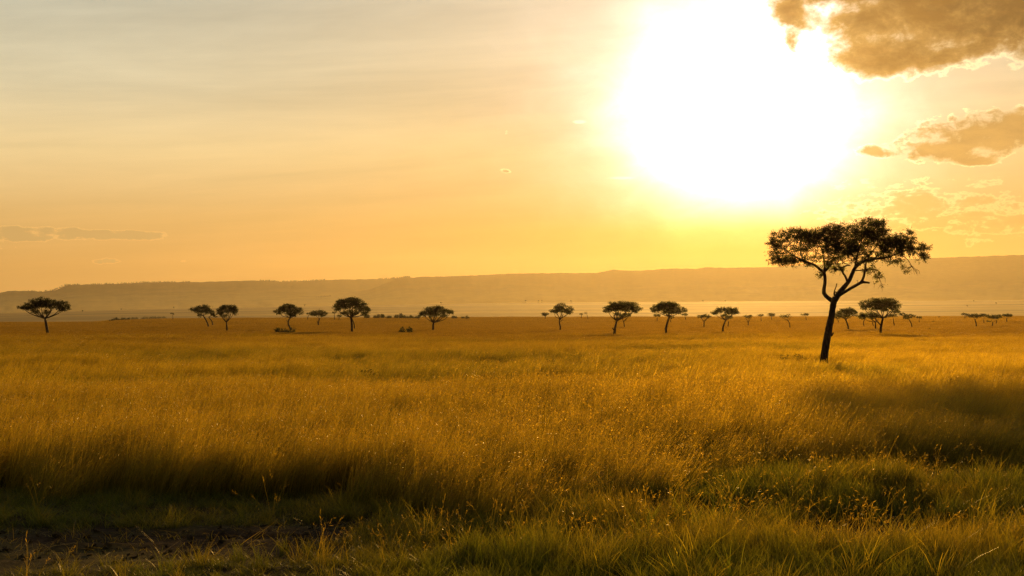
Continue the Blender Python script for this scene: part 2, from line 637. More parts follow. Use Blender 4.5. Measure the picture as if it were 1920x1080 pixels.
# ------------------------------------------------------------------ trees
def tube(V, Fc, pts, rad, n=7, rough=0.0):
    pts = [Vector(p) for p in pts]
    base = len(V)
    up = Vector((0.13, 1, 0.07)).normalized()
    for i, p in enumerate(pts):
        d = (pts[min(i + 1, len(pts) - 1)] - pts[max(i - 1, 0)])
        d = d.normalized() if d.length > 1e-9 else Vector((0, 0, 1))
        a = d.cross(up).normalized()
        b = a.cross(d)
        for k in range(n):
            th = 2 * math.pi * k / n
            r = rad[i] * (1 + rough * (random.random() - .5))
            V.append(tuple(p + a * (math.cos(th) * r) + b * (math.sin(th) * r)))
    for i in range(len(pts) - 1):
        for k in range(n):
            k2 = (k + 1) % n
            Fc.append((base + i * n + k, base + i * n + k2, base + (i + 1) * n + k2, base + (i + 1) * n + k))
    Fc.append(tuple(base + (len(pts) - 1) * n + k for k in range(n)))
    Fc.append(tuple(base + n - 1 - k for k in range(n)))


def smooth_path(pts, rad, sub=4):
    """Catmull-Rom through the points"""
    P = [Vector(p) for p in pts]
    out, ro = [], []
    for i in range(len(P) - 1):
        p0, p1, p2, p3 = P[max(i - 1, 0)], P[i], P[i + 1], P[min(i + 2, len(P) - 1)]
        for j in range(sub):
            t = j / sub
            out.append(0.5 * ((2 * p1) + (p2 - p0) * t + (2 * p0 - 5 * p1 + 4 * p2 - p3) * t * t + (3 * p1 - p0 - 3 * p2 + p3) * t ** 3))
            ro.append(rad[i] * (1 - t) + rad[i + 1] * t)
    out.append(P[-1])
    ro.append(rad[-1])
    return out, ro


def leaf_quads(centers, size, elong=1.6, flat=0.0):
    n = len(centers)
    a = RNG.normal(size=(n, 3))
    a[:, 2] *= (1 - flat)
    a /= np.linalg.norm(a, axis=1)[:, None]
    b = np.cross(a, RNG.normal(size=(n, 3)))
    b /= np.linalg.norm(b, axis=1)[:, None] + 1e-9
    s = (size * RNG.uniform(.55, 1.35, n))[:, None]
    a, b = a * s * elong * .5, b * s * .5
    V = np.stack([centers - a, centers + b * .8 - a * .1, centers + a, centers - b * .8 + a * .1], 1).reshape(-1, 3)
    Fq = np.arange(n * 4).reshape(n, 4)
    return V, Fq


def crown_points(lobes, origin, Y, s, n_leaf, clump_px, depth_px, tree_rng, per=40):
    """lobes: (cx, cy, rx, ry[, weight]) in pixels seen from the road; gives leaf centres, clump centres in local metres"""
    areas = np.array([l[2] * l[3] * (l[4] if len(l) > 4 else 1.0) for l in lobes])
    cl, lobe_of, cen = [], [], []
    for li, l in enumerate(lobes):
        c = at_depth(l[0], l[1], Y) - origin
        dy = tree_rng.uniform(-.75, .75) * max(depth_px - l[2], 0) * s
        c = c + np.array([0, dy, 0])
        cen.append(c)
        nc = max(2, int(n_leaf / per * areas[li] / areas.sum()))
        p = tree_rng.normal(size=(nc, 3))
        p /= np.linalg.norm(p, axis=1)[:, None]
        p *= tree_rng.uniform(.25, 1.0, nc)[:, None] ** .6
        p = c + p * np.array([l[2] * s, l[2] * s * 1.05, l[3] * s])
        cl.append(p)
        lobe_of += [li] * nc
    cl = np.concatenate(cl)
    ctr = np.repeat(cl, per, 0) + tree_rng.normal(size=(len(cl) * per, 3)) * np.array([1, 1, .62]) * clump_px * s
    return ctr, cl, lobe_of, cen


def tree_empty(name, loc, label, category, group):
    e = bpy.data.objects.new(name, None)
    COL.objects.link(e)
    e.empty_display_size = 1
    e.location = loc
    e['label'], e['category'] = label, category
    if group:
        e['group'] = group
    return e


def acacia(label, trunk, hw, lobes, extra=(), group='acacias dotted over the plain', leaf_px=1.15, dense=4.6, name='acacia_tree', seed=None, base=None):
    """trunk: pixel polyline, base first; hw: half width of trunk in px; extra: further stems [(polyline, half width)]"""
    r = np.random.default_rng(seed if seed is not None else abs(hash(label)) % 10000 if False else sum(map(ord, label)))
    bx, by = trunk[0]
    P = hit(bx, by, 0.62) if base is None else base
    Y = P[1]
    s = Y / F
    gz = float(ground_z(P[0], P[1]))
    origin = np.array([P[0], Y, gz - 0.05])
    e = tree_empty(name, origin, label, 'tree', group)
    w = (max(l[0] + l[2] for l in lobes) - min(l[0] - l[2] for l in lobes)) / 2
    area = sum(l[2] * l[3] * 3.1 * (l[4] if len(l) > 4 else 1) for l in lobes)
    n_leaf = int(min(14000, max(90, area * dense / (leaf_px ** 2 * .62))))
    per = 28 if n_leaf > 900 else 10
    ctr, cl, lof, cen = crown_points(lobes, origin, Y, s, n_leaf, min(1.7, w * .10), w * .95, r, per)
    V, Fc = [], []

    def lp(px, py, dy=0.0): return at_depth(px, py, Y) - origin + np.array([0, dy, 0])
    pts = [lp(*p) for p in trunk]
    low = np.array([pts[0][0], 0, -0.15])
    pts = [low] + pts
    k = len(pts)
    rad = [hw * s * 1.25] + [hw * s * (1.12 - .35 * i / (k - 2)) for i in range(k - 1)]
    sp, sr = smooth_path(pts, rad, 3)
    tube(V, Fc, sp, sr, 7, .16)
    for ex, ehw in extra:
        q = [lp(*p) for p in ex]
        if ex[0][1] > by - 14 and ehw > 0:
            q = q
        sp2, sr2 = smooth_path(q, [ehw * s * (1.1 - .5 * i / (len(q) - 1)) for i in range(len(q))], 3)
        tube(V, Fc, sp2, sr2, 6, .15)
    fork = np.array(sp[-1])
    for li, c in enumerate(cen):
        mid = fork + (c - fork) * .5 + np.array([(c - fork)[0] * .12, 0, -(c - fork)[2] * .12])
        sp3, sr3 = smooth_path([fork - (fork - np.array(sp[-2])) * .2, mid + r.normal(size=3) * s * 1.0, c], [hw * s * .46, hw * s * .30, hw * s * .10], 4)
        tube(V, Fc, sp3, sr3, 5, .1)
    # twigs to the leaf clumps
    if n_leaf > 700:
        for ci in range(0, len(cl), 2):
            c = cen[lof[ci]]
            fr = c + (fork - c) * r.uniform(0, .35)
            m2 = (fr + cl[ci]) / 2 + r.normal(size=3) * s * .8
            tube(V, Fc, [fr, m2, cl[ci]], [hw * s * .14, hw * s * .10, hw * s * .05], 3)
    link('trunk', make_mesh('trunk', V, Fc, M_BARK, smooth=True), e)
    LV, LF = leaf_quads(ctr, leaf_px * s, 1.5)
    lv = np.repeat(np.clip(RNG.normal(.5, .25, len(ctr)), 0, 1), 4)
    link('crown', make_mesh('crown', LV, LF, M_LEAF, {'leafv': lv}), e)
    return e, origin, Y, s


# --- the big acacia on the right, limb by limb (coordinates of the picture enlarged 3.177 times from 1400, 380)
def big_acacia():
    K = 3.177
    def Q(x, y): return (1400 + x / K, 380 + y / K)
    bx, by = Q(460, 948)
    P = hit(bx, by, 0.70)
    Y = P[1]
    s = Y / F
    origin = np.array([P[0], Y, float(ground_z(P[0], P[1])) - .05])
    r = np.random.default_rng(5)
    e = tree_empty('acacia_tree', origin, 'largest acacia with a forked trunk and wide flat crown, standing nearest in the golden grass', 'tree', None)

    def lp(x, y, dy=0.0): return at_depth(*Q(x, y), Y) - origin + np.array([0, dy * s / K, 0])
    V, Fc = [], []
    tr = [(460, 948), (466, 890), (478, 810), (492, 740), (505, 680), (512, 630), (520, 590), (530, 565)]
    hw = [27, 25.5, 24, 22.5, 21, 20.5, 21, 21]
    pts = [np.array([lp(458, 948)[0], 0, -.2])] + [lp(*p) for p in tr]
    rad = [31 * s / K] + [h * .90 * s / K for h in hw]
    sp, sr = smooth_path(pts, rad, 5)
    tube(V, Fc, sp, sr, 12, .13)
    # knots and the broken spur on the right flank of the trunk
    tube(V, Fc, [lp(500, 790), lp(512, 780, -6), lp(519, 774, -8)], [.11, .07, .02], 6, .2)
    tube(V, Fc, [lp(503, 668), lp(492, 656, -8)], [.12, .035], 6, .2)
    link('trunk', make_mesh('trunk', V, Fc, M_BARK, smooth=True), e)
    limbs = [
        ([(525, 592, 0), (500, 578, 5), (470, 550, 12), (463, 525, 15), (472, 470, 22), (468, 420, 28), (440, 395, 20), (400, 368, 5), (335, 348, -20), (270, 318, -50), (215, 285, -70)],
         [13, 13, 12, 11, 10, 9.5, 8, 7, 5.5, 4, 2.5]),
        ([(468, 425, 28), (472, 385, 30), (470, 330, 50), (465, 280, 75), (440, 220, 90)], [8, 6.5, 5, 3.5, 2]),
        ([(476, 405, 28), (500, 370, 0), (515, 300, -40), (520, 220, -60)], [6, 4.5, 3.5, 2]),
        ([(335, 348, -20), (325, 300, 10), (330, 255, 40), (300, 215, 60)], [4.5, 3.5, 3, 1.5]),
        ([(528, 580, 0), (552, 535, -6), (585, 495, -10), (608, 465, -12), (625, 425, -15), (645, 385, -15), (690, 352, -20), (745, 338, -40), (810, 330, -60), (880, 305, -85), (960, 275, -100)],
         [17, 15, 13, 12, 11, 10, 8.5, 7, 5.5, 4, 2.5]),
        ([(600, 472, -12), (588, 440, 0), (570, 408, 10), (575, 388, 25), (600, 375, 40), (632, 372, 60)], [7.5, 6.5, 5.5, 4.5, 3.5, 2]),
        ([(572, 405, 10), (555, 395, 0), (530, 400, -20), (505, 395, -40)], [5, 4, 3, 1.5]),
        ([(642, 390, -15), (655, 340, 0), (668, 290, 20), (690, 240, 40), (720, 170, 60)], [8, 6.5, 5.5, 4, 2]),
        ([(655, 345, 0), (630, 300, 30), (612, 260, 50), (590, 190, 70)], [5, 4, 3, 1.5]),
        ([(540, 560, 0), (575, 535, -20), (625, 503, -40), (668, 478, -60), (692, 476, -65), (716, 480, -70)], [10, 9.5, 9, 8.5, 7, 5]),
        ([(662, 482, -60), (682, 450, -55), (695, 400, -40), (705, 360, -30), (735, 310, 0), (800, 240, 50)], [8, 7, 6, 5, 4, 2]),
        ([(697, 400, -40), (740, 400, -70), (775, 420, -95)], [3.5, 2.4, 1.2]),
        ([(745, 338, -40), (800, 300, 20), (860, 240, 60), (905, 200, 80)], [5, 4, 3, 1.5]),
        ([(880, 305, -85), (930, 340, -95), (955, 380, -100), (985, 425, -100)], [3, 2.2, 1.5, .8]),
        ([(645, 404, -15), (672, 404, -35), (700, 398, -50)], [4, 3, 2]),
        ([(533, 560, 0), (519, 545, -14), (522, 520, -16), (530, 500, -14), (534, 482, -12)], [9, 5.5, 3.4, 2.6, 3.4]),
        ([(540, 545, -4), (528, 532, -14), (514, 541, -18)], [5, 3.5, 1.4]),
    ]
    anchors = []
    for pl, rd in limbs:
        V, Fc = [], []
        sp, sr = smooth_path([lp(*p) for p in pl], [x * s / K for x in rd], 5)
        tube(V, Fc, sp, sr, 8, .10)
        anchors += [np.array(p) for p in sp[len(sp) // 3:]]
        link('limb', make_mesh('limb', V, Fc, M_BARK, smooth=True), e)
    A = np.array(anchors[:-16])
    lobes = [(200, 225, 62, 62), (265, 195, 75, 42), (330, 255, 85, 62), (175, 335, 48, 42), (255, 345, 85, 36), (400, 215, 70, 50), (455, 320, 75, 62),
             (520, 205, 68, 60), (540, 385, 62, 26), (600, 165, 85, 52), (620, 262, 90, 62), (700, 128, 85, 30), (765, 150, 82, 48), (715, 225, 100, 62),
             (830, 215, 92, 60), (880, 262, 86, 56), (935, 210, 56, 36), (965, 285, 85, 36), (1035, 285, 44, 36), (1045, 330, 32, 22),
             (735, 405, 42, 40, .5), (765, 455, 22, 36, .35), (850, 345, 70, 28, .7), (955, 385, 26, 34, .25), (448, 425, 13, 15, .6), (380, 345, 70, 30, .8), (330, 195, 70, 40), (560, 270, 70, 50), (480, 255, 60, 50), (435, 195, 58, 36), (492, 188, 55, 40), (395, 212, 60, 38), (550, 150, 50, 32), (865, 240, 72, 42), (785, 190, 72, 42), (935, 248, 62, 36), (720, 175, 70, 36), (700, 285, 105, 36, .8), (835, 292, 95, 32, .8), (600, 315, 70, 36, .6), (160, 270, 45, 50, .8), (230, 330, 90, 40, .7), (660, 180, 80, 45),
             (650, 340, 80, 24, .6), (790, 320, 80, 24, .6)]
    V, Fc = [], []
    CT = []
    for l in lobes:
        wgt = l[4] if len(l) > 4 else 1.0
        dep = r.uniform(-1, 1) * (330 - abs(l[0] - 600) * .4)
        nc = int(l[2] * l[3] / 75 * wgt) + 5
        p = r.normal(size=(nc, 3))
        p /= np.linalg.norm(p, axis=1)[:, None]
        p *= (r.uniform(.1, 1, nc) ** .45)[:, None]
        c = lp(l[0], l[1], dep * .55)
        k = s / K
        p = c + p * np.array([l[2] * k, l[2] * 1.5 * k, l[3] * k])
        j = int(np.argmin(((A - c) ** 2).sum(1)))
        b0 = A[j]
        m = (b0 + c) / 2 + r.normal(size=3) * .12 + np.array([0, 0, -.12])
        sp, sr = smooth_path([b0, m, c], [3.2 * k, 2.4 * k, 1.3 * k], 4)
        tube(V, Fc, sp, sr, 5)
        hub = [np.array(q) for q in sp[3:]] + [b0]
        sub = []
        for q in p:
            allp = np.array(hub + sub)
            a0 = allp[int(np.argmin(((allp - q) ** 2).sum(1)))]
            m = (a0 + q) / 2 + r.normal(size=3) * .07 + np.array([0, 0, -.04])
            tube(V, Fc, [a0, m, q], [1.3 * k, .9 * k, .5 * k], 4)
            sub += [m, q]
            # leafy twigs spraying from the end of the branchlet
            nt_ = 6
            for _ in range(nt_):
                dirv = r.normal(size=3) * np.array([1, 1, .6]) + (q - c) / (np.linalg.norm(q - c) + .01) * .6 + np.array([0, 0, .15])
                dirv /= np.linalg.norm(dirv)
                ln = r.uniform(12, 34) * k
                tube(V, Fc, [q, q + dirv * ln], [.5 * k, .28 * k], 3)
                nl = 8
                tt = r.uniform(.15, 1.1, nl)[:, None]
                CT.append(q + dirv * ln * tt + r.normal(size=(nl, 3)) * 4.0 * k)
    # bare drooping twigs under the right of the crown
    for (x, y, dx, dy) in [(960, 380, 25, 45), (975, 395, 15, 42), (945, 370, 30, 60), (770, 460, 14, 70), (760, 440, -20, 45), (790, 440, 12, 40), (730, 470, 6, 40), (985, 400, 22, 30), (400, 385, 6, 40), (530, 405, 3, 34), (345, 360, -6, 40), (640, 480, -12, -18)]:
        p0 = lp(x, y, -90)
        p2 = lp(x + dx, y + dy, -90)
        m = (p0 + p2) / 2 + np.array([.06, 0, .05])
        tube(V, Fc, [p0, m, p2], [1.3 * s / K, 1.0 * s / K, .5 * s / K], 4)
    link('twigs', make_mesh('twigs', V, Fc, M_BARK), e)
    CT = np.concatenate(CT)
    LV, LF = leaf_quads(CT, 4.4 * s / K, 1.6)
    lv = np.repeat(np.clip(RNG.normal(.5, .28, len(CT)), 0, 1), 4)
    link('crown', make_mesh('crown', LV, LF, M_LEAF, {'leafv': lv}), e)
    return e


big_acacia()

G = 'acacias dotted over the plain'
acacia('acacia with a broad lopsided crown alone at the far left of the plain', [(90, 627.5), (87, 612), (85.5, 603), (84, 597)], 2.6,
       [(82, 567, 21, 10), (50, 577, 18, 6.5), (114, 573, 15, 10), (98, 570, 18, 10), (70, 585, 8, 4.5), (94, 585, 7, 5), (40, 575, 9, 3.5), (122, 578, 9, 5), (68, 570, 18, 8)],
       [([(84, 597), (77, 590), (72, 582)], 1.4), ([(84, 597), (91, 590), (97, 580)], 1.4)])
acacia('leaning acacia at the left of a touching pair, its trunk slanting to the left', [(391, 614.5), (389, 606), (385, 598), (381, 592)], 1.5,
       [(377, 581, 17, 7), (364, 580, 7, 4), (390, 583, 9, 6), (372, 591, 5, 3), (380, 576, 12, 4)])
acacia('slight acacia half hidden between the leaning pair left of centre', [(399, 610.5), (397.5, 603), (394, 598), (391, 594)], 1.1, [(398, 587, 8, 5.5), (403, 592, 5, 3)])
acacia('upright acacia with a V-shaped fork at the right of the close pair', [(425.5, 619.5), (425, 610), (424.5, 604)], 1.6,
       [(427, 580, 18, 8), (441, 582, 6.5, 8), (412, 584, 8, 6), (418, 592, 7, 3.5), (430, 576, 14, 5)], [([(424.5, 604), (418, 597), (415, 590)], 1.1), ([(424.5, 604), (430, 596), (432, 588)], 1.1)])
acacia('tiny acacia on the low rise of bushes left of the leaning pair', [(324, 599.5), (324, 594), (323.7, 590)], .6, [(323.7, 587.8, 4.2, 2.2)], leaf_px=1.0)
acacia('acacia with a crooked bowed trunk behind a dark bush', [(546, 619), (543.7, 614.5), (540.5, 607), (541.5, 600), (545, 595)], 1.7,
       [(542, 579, 16, 9), (521, 585, 9, 4.5), (560, 583, 8.5, 7), (548, 588, 10, 5), (530, 580, 9, 6), (541, 574, 12, 4), (552, 592, 6, 3)],
       [([(540.6, 605), (538, 602), (537, 599.5)], .6), ([(545, 595), (552, 592), (556, 588)], .9), ([(545, 595), (541, 590), (534, 588)], .9)])
acacia('small umbrella acacia right of the crooked one', [(597, 610.5), (597.3, 604), (599, 597)], 1.3, [(597, 586.5, 14, 5.5), (606, 589, 8, 5), (589, 588, 8, 4.5)],
       [([(596.6, 610), (595, 603), (594.5, 601)], .7)])
acacia('faint small acacia leaning just left of the small umbrella acacia', [(577, 595), (578.5, 591)], .6, [(578.5, 588, 4.5, 1.8)], leaf_px=1.0, base=hit(577, 599.5, .6))
acacia('acacia with the darkest bulky rounded crown left of centre on a straight trunk', [(660, 624), (659.7, 612), (659, 602), (657.5, 595)], 2.3,
       [(655, 570, 21, 10), (630, 577, 7.5, 9), (690, 583, 5.5, 5), (678, 577, 15, 9), (660, 562, 17, 5), (672, 568, 15, 8), (642, 571, 12, 9), (657, 586, 20, 5), (640, 566, 8, 5), (684, 588, 8, 3)],
       [([(664.5, 616), (664, 609), (661.5, 601), (659, 596)], 1.2), ([(657.5, 596), (666, 590), (674, 586)], 1.1)])
acacia('faint thin acacia peeping out left of the bulky one', [(627, 594), (627, 589)], .6, [(627, 586, 4.5, 2)], leaf_px=1.0, base=hit(627, 600, .6))
acacia('little two-stemmed acacia under the left side of the bulky crown', [(635, 601), (635.5, 595)], .5, [(636, 592, 6, 2)], [([(638, 601), (637, 597), (636.5, 594)], .45)], leaf_px=1.0)
acacia('acacia with a fan of slanting limbs in the middle of the plain', [(812, 619), (812.3, 610), (813, 605)], 2.1,
       [(816, 581, 20, 6.5), (793, 589, 9, 5.5), (836, 584, 12, 6), (815, 590, 15, 5), (846, 586, 5, 3.5), (803, 584, 12, 6), (822, 577, 10, 4), (831, 592, 8, 3)],
       [([(813, 605), (809, 598), (803, 592)], 1.2), ([(813, 605), (820, 600), (828, 592)], 1.3)])
acacia('thin distant acacia at the left edge of the fan-limbed crown', [(785, 601), (785.5, 596)], .5, [(785.5, 592.5, 4, 2)], leaf_px=1.0)
acacia('small round-topped acacia beside the wavy-trunked one right of centre', [(1022, 599), (1022.5, 593)], .9, [(1022.5, 588.8, 8, 2.6), (1022, 590, 6, 2.4)], leaf_px=1.1)
acacia('acacia with a wavy thin trunk and loose crown right of centre', [(1050.5, 619), (1050.5, 612), (1049, 606), (1049.4, 597)], 1.5,
       [(1052, 574, 11, 6), (1038, 583, 8.5, 4.5), (1068, 580, 7.5, 6), (1056, 582, 13, 5), (1045, 579, 9, 6), (1067, 586, 6, 3)],
       [([(1049.5, 600), (1053, 596), (1056, 589)], 1.0), ([(1049.4, 597), (1046, 591), (1042, 587)], .9), ([(1051, 603), (1054, 600), (1054.5, 597.5)], .5)])
acacia('tiny acacia, left one of two specks right of the wavy-trunked acacia', [(1090, 593), (1090, 590)], .5, [(1090, 588.6, 3.8, 1.6)], leaf_px=.9, base=hit(1090, 597.5, .6))
acacia('tiny leaning acacia, right one of two specks right of the wavy-trunked acacia', [(1102, 594), (1100, 590)], .5, [(1099, 586.8, 3.4, 1.2)], leaf_px=.9, base=hit(1102, 597.7, .6))
acacia('flat-topped acacia with a broken stump at the foot of its trunk', [(1152, 626), (1153, 618), (1154.5, 610), (1156.5, 601)], 2.3,
       [(1165, 573.5, 24, 6.5), (1138, 580, 11, 6.5), (1192, 580, 11, 7), (1178, 577, 18, 8), (1152, 577, 18, 8), (1160, 568.5, 20, 3.5), (1157, 588, 7, 4), (1182, 570, 14, 4)],
       [([(1152.3, 619), (1149.5, 617), (1148, 614.5)], 1.4), ([(1156.5, 601), (1152, 596), (1151.5, 590)], 1.4), ([(1156, 602), (1163, 597), (1170, 593), (1175, 586)], 1.5)])
acacia('slender V-limbed acacia behind the stump-footed flat-topped one', [(1171, 614), (1170, 606), (1169.5, 603)], 1.0, [(1176, 590.5, 11, 4), (1166, 592, 6, 3)],
       [([(1169.5, 603), (1167, 598), (1166, 594)], .7), ([(1169.5, 603), (1174, 598), (1179, 594)], .7)])
acacia('flat-topped acacia with a single bent trunk, beside the stump-footed one', [(1249, 624), (1249.3, 614), (1252, 603), (1255.5, 593)], 2.2,
       [(1252, 572.5, 22, 6.5), (1228, 581, 11, 5), (1276, 582, 12, 6.5), (1262, 576, 18, 8), (1242, 576, 18, 8), (1250, 569, 17, 3.5), (1255, 585, 20, 4.5)],
       [([(1248.2, 623), (1246.8, 617), (1247, 614)], 1.2), ([(1255.5, 593), (1249, 589), (1244, 586)], 1.1)])
acacia('faint acacia below the left end of the bent-trunk flat-topped crown', [(1232, 602.5), (1232.3, 596)], .8, [(1232, 591.3, 8, 3)], leaf_px=1.1)
acacia('faint acacia directly behind the bent trunk', [(1257.5, 605), (1257.5, 599)], .8, [(1259, 595, 7, 2.6)], leaf_px=1.1)
acacia('faint leaning acacia below the right end of the bent-trunk flat-topped crown', [(1286, 600), (1284.5, 594)], .8, [(1284, 590, 7, 2.6)], leaf_px=1.1)
acacia('small vase-shaped acacia between the bent-trunk acacia and a dark flat one', [(1320, 613), (1320.3, 606), (1320.5, 603)], 1.1, [(1321, 592.5, 11, 3.2), (1313, 594, 6, 3), (1329, 594, 5, 3)],
       [([(1320.5, 603), (1316, 598), (1313, 594)], .7), ([(1320.5, 603), (1324, 598), (1328, 594)], .7)], leaf_px=1.15)
acacia('acacia with a curved trunk and a bright gap in its flat crown', [(1355.5, 622), (1355.8, 614), (1358.5, 606), (1361, 600)], 1.7,
       [(1362, 579.5, 22, 4), (1341, 586, 8, 4), (1381, 585, 8, 4), (1368, 586, 12, 4.5), (1375, 582, 10, 4.5), (1347, 583, 9, 4), (1362, 592, 7, 3)],
       [([(1361, 600), (1356, 596), (1352, 590)], 1.0), ([(1361, 600), (1368, 595), (1374, 588)], 1.0)])
acacia('faint acacia tucked behind the curved trunk', [(1365, 612), (1366, 603)], .9, [(1367, 595, 8, 3.2)], leaf_px=1.1)
acacia('small forked acacia halfway between the curved-trunk acacia and the giant', [(1403, 611), (1403, 603)], 1.0, [(1402.5, 593.5, 9, 3.2)], [([(1403, 603), (1398, 597)], .6), ([(1403, 603), (1408, 597)], .6)], leaf_px=1.1)
acacia('distant mushroom acacia, first of two similar ones left of the giant', [(1427.5, 602.5), (1427, 596)], .8, [(1426, 591, 6, 2.3)], leaf_px=1.0)
acacia('distant round mushroom acacia, the one closest to the giant crown tip on its left', [(1447, 600), (1446.8, 594)], .8, [(1446.6, 589.6, 7.5, 2.6), (1446.6, 591.5, 6, 2)], leaf_px=1.0)
acacia('wispy acacia leaning left with a sharply kinked trunk, left of the giant trunk', [(1481, 614.5), (1480.5, 606), (1476, 600)], 1.0, [(1470, 593, 11, 2.6), (1479, 592, 7, 2.8)], [([(1476, 600), (1466, 596)], .5), ([(1478, 602), (1482, 596)], .5)], leaf_px=1.1, dense=2.4)
acacia('distant acacia with a thin flat top just left of the giant trunk', [(1512, 601), (1511, 594)], .8, [(1510.5, 589.6, 8.5, 2.4)], leaf_px=1.0)
acacia('faint acacia peeping out right beside the giant trunk', [(1572.5, 606), (1571, 599)], .8, [(1571, 595, 7, 3)], leaf_px=1.1)
acacia('acacia of middle size just right of the giant trunk', [(1591, 618.6), (1590, 611), (1587, 602), (1584, 597)], 1.6,
       [(1588, 584, 17, 6.5), (1572, 588, 8, 5.5), (1602, 588, 7, 5), (1583, 592, 14, 3.5), (1594, 581, 11, 4)], [([(1586, 600), (1591, 594), (1595, 588)], .9), ([(1584, 597), (1577, 593)], .8)])
acacia('big domed acacia under the right side of the giant crown', [(1651, 626.5), (1651.6, 616), (1653.5, 606), (1655.5, 596)], 2.3,
       [(1652, 567, 20, 9), (1624, 571, 12.5, 8), (1674, 573, 13, 9.5), (1640, 565, 14, 7), (1664, 567, 16, 9), (1657, 578, 22, 6.5), (1637, 575, 14, 7), (1677, 585, 9, 3.5), (1617, 577, 6, 4)],
       [([(1652.5, 611), (1648, 606), (1643, 600), (1641, 592)], 1.2), ([(1655.5, 596), (1650, 590), (1645, 584)], 1.2), ([(1655.5, 597), (1664, 590), (1670, 584)], 1.2)])
acacia('spreading acacia whose crown overlaps the lower left of the domed acacia', [(1642, 617.6), (1641.6, 609), (1642, 604)], 1.5, [(1630, 590, 18, 5.5), (1618, 592, 8, 5.5), (1640, 592, 9, 5)],
       [([(1642, 604), (1635, 599), (1630, 594)], .9), ([(1642, 604), (1647, 599)], .8)])
acacia('thin acacia at the left edge of the overlapping crowns', [(1620, 611), (1619, 604), (1622, 598)], .9, [(1617, 595, 8, 4)], leaf_px=1.1)
acacia('thin leaning acacia between the two overlapping acacias', [(1637.6, 611), (1635.5, 603)], .8, [(1635, 596, 6, 3)], leaf_px=1.1)
acacia('faint acacia at the right edge of the domed crown', [(1677, 610.7), (1675.5, 602), (1675, 598)], .9, [(1675, 591.5, 9, 3)], leaf_px=1.1)
acacia('small leaning acacia at the middle of three right of the domed acacia', [(1710, 613.5), (1709, 607), (1705, 600)], 1.1, [(1706, 592.5, 9.5, 4), (1698, 595, 6, 3.2)], leaf_px=1.15)
acacia('faint flat acacia at the left of three right of the domed acacia', [(1694, 600), (1694, 594)], .7, [(1693, 589, 8.5, 2.6)], leaf_px=1.0)
acacia('faint small acacia at the right of three beyond the domed acacia', [(1723.6, 606), (1723.6, 600)], .8, [(1723.6, 595, 6.5, 2.6)], leaf_px=1.05)
RG = 'cluster of small acacias at the right edge of the plain'
acacia('thin acacia at the left end of the right-hand cluster', [(1809, 598), (1809.5, 593)], .7, [(1809.5, 589, 8, 2.5)], leaf_px=1.0, group=RG)
acacia('leaning acacia with the tallest trunk in the right-hand cluster', [(1831, 613), (1830, 605), (1828, 599)], 1.2, [(1823, 592, 10, 3), (1832, 592, 8.5, 3.6)], leaf_px=1.1, group=RG)
acacia('acacia behind the tallest trunk of the right-hand cluster', [(1845, 606), (1844.6, 599)], .8, [(1845.5, 591.5, 9, 3.6)], leaf_px=1.05, group=RG)
acacia('two-headed acacia in the middle of the right-hand cluster above a low bush', [(1860.5, 612), (1861.5, 604)], 1.0, [(1858, 594, 7.5, 3.2), (1866, 595, 6.5, 3.6)], leaf_px=1.1, group=RG)
acacia('acacia close behind the two-headed one of the right-hand cluster', [(1868, 607), (1869, 600)], .8, [(1871.5, 593, 8, 3.4)], leaf_px=1.05, group=RG)
acacia('flat spreading acacia at the right end of the right-hand cluster', [(1888, 604), (1887.6, 597)], .9, [(1888, 591, 11, 2.4), (1892, 592, 6, 2.2)], leaf_px=1.05, group=RG)
# specks on the hazy slope beyond
FG = 'specks of trees on the far hazy slope'
for (x, y, w, lb) in [(155, 584.5, 2.0, 'hazy speck of a tree on the far slope right of the lone left acacia'), (227, 581.5, 1.8, 'hazy speck of a tree on the far slope above the low rise of bushes'),
                      (326, 578, 1.6, 'hazy speck of a tree on the far slope above the tiny acacia of the rise'), (571, 574, 2.0, 'hazy speck of a tree above the crooked-trunk acacia'),
                      (827, 569.3, 2.6, 'hazy speck of a flat tree above the fan-limbed acacia'), (986, 565.5, 2.4, 'hazy speck of a tree on the far slope left of the small round-topped acacia'),
                      (1009, 566, 2.0, 'hazy speck, left of two above the small round-topped acacia'), (1016, 565.3, 1.6, 'hazy speck, right of two above the small round-topped acacia'),
                      (1071, 566, 2.6, 'hazy speck of a tree right above the wavy-trunked acacia'), (1318, 566, 2.4, 'hazy speck of a tree above the vase-shaped acacia'),
                      (1360, 565.7, 1.6, 'hazy speck of a tree above the curved-trunk acacia'), (1761, 596, 2.2, 'faint speck of a tree at the edge of the plain left of the right-hand cluster'),
                      (1814, 575, 2.4, 'hazy speck of a tree above the left end of the right-hand cluster'), (1868, 570, 2.0, 'hazy speck of a tree above the right part of the cluster'),
                      (1826, 565.8, 2.2, 'hazy speck of a tree highest above the right-hand cluster')]:
    acacia(lb, [(x, y), (x, y - 1.6)], .35, [(x, y - 2.2, w, .9)], leaf_px=.7, group=FG, dense=2.5)


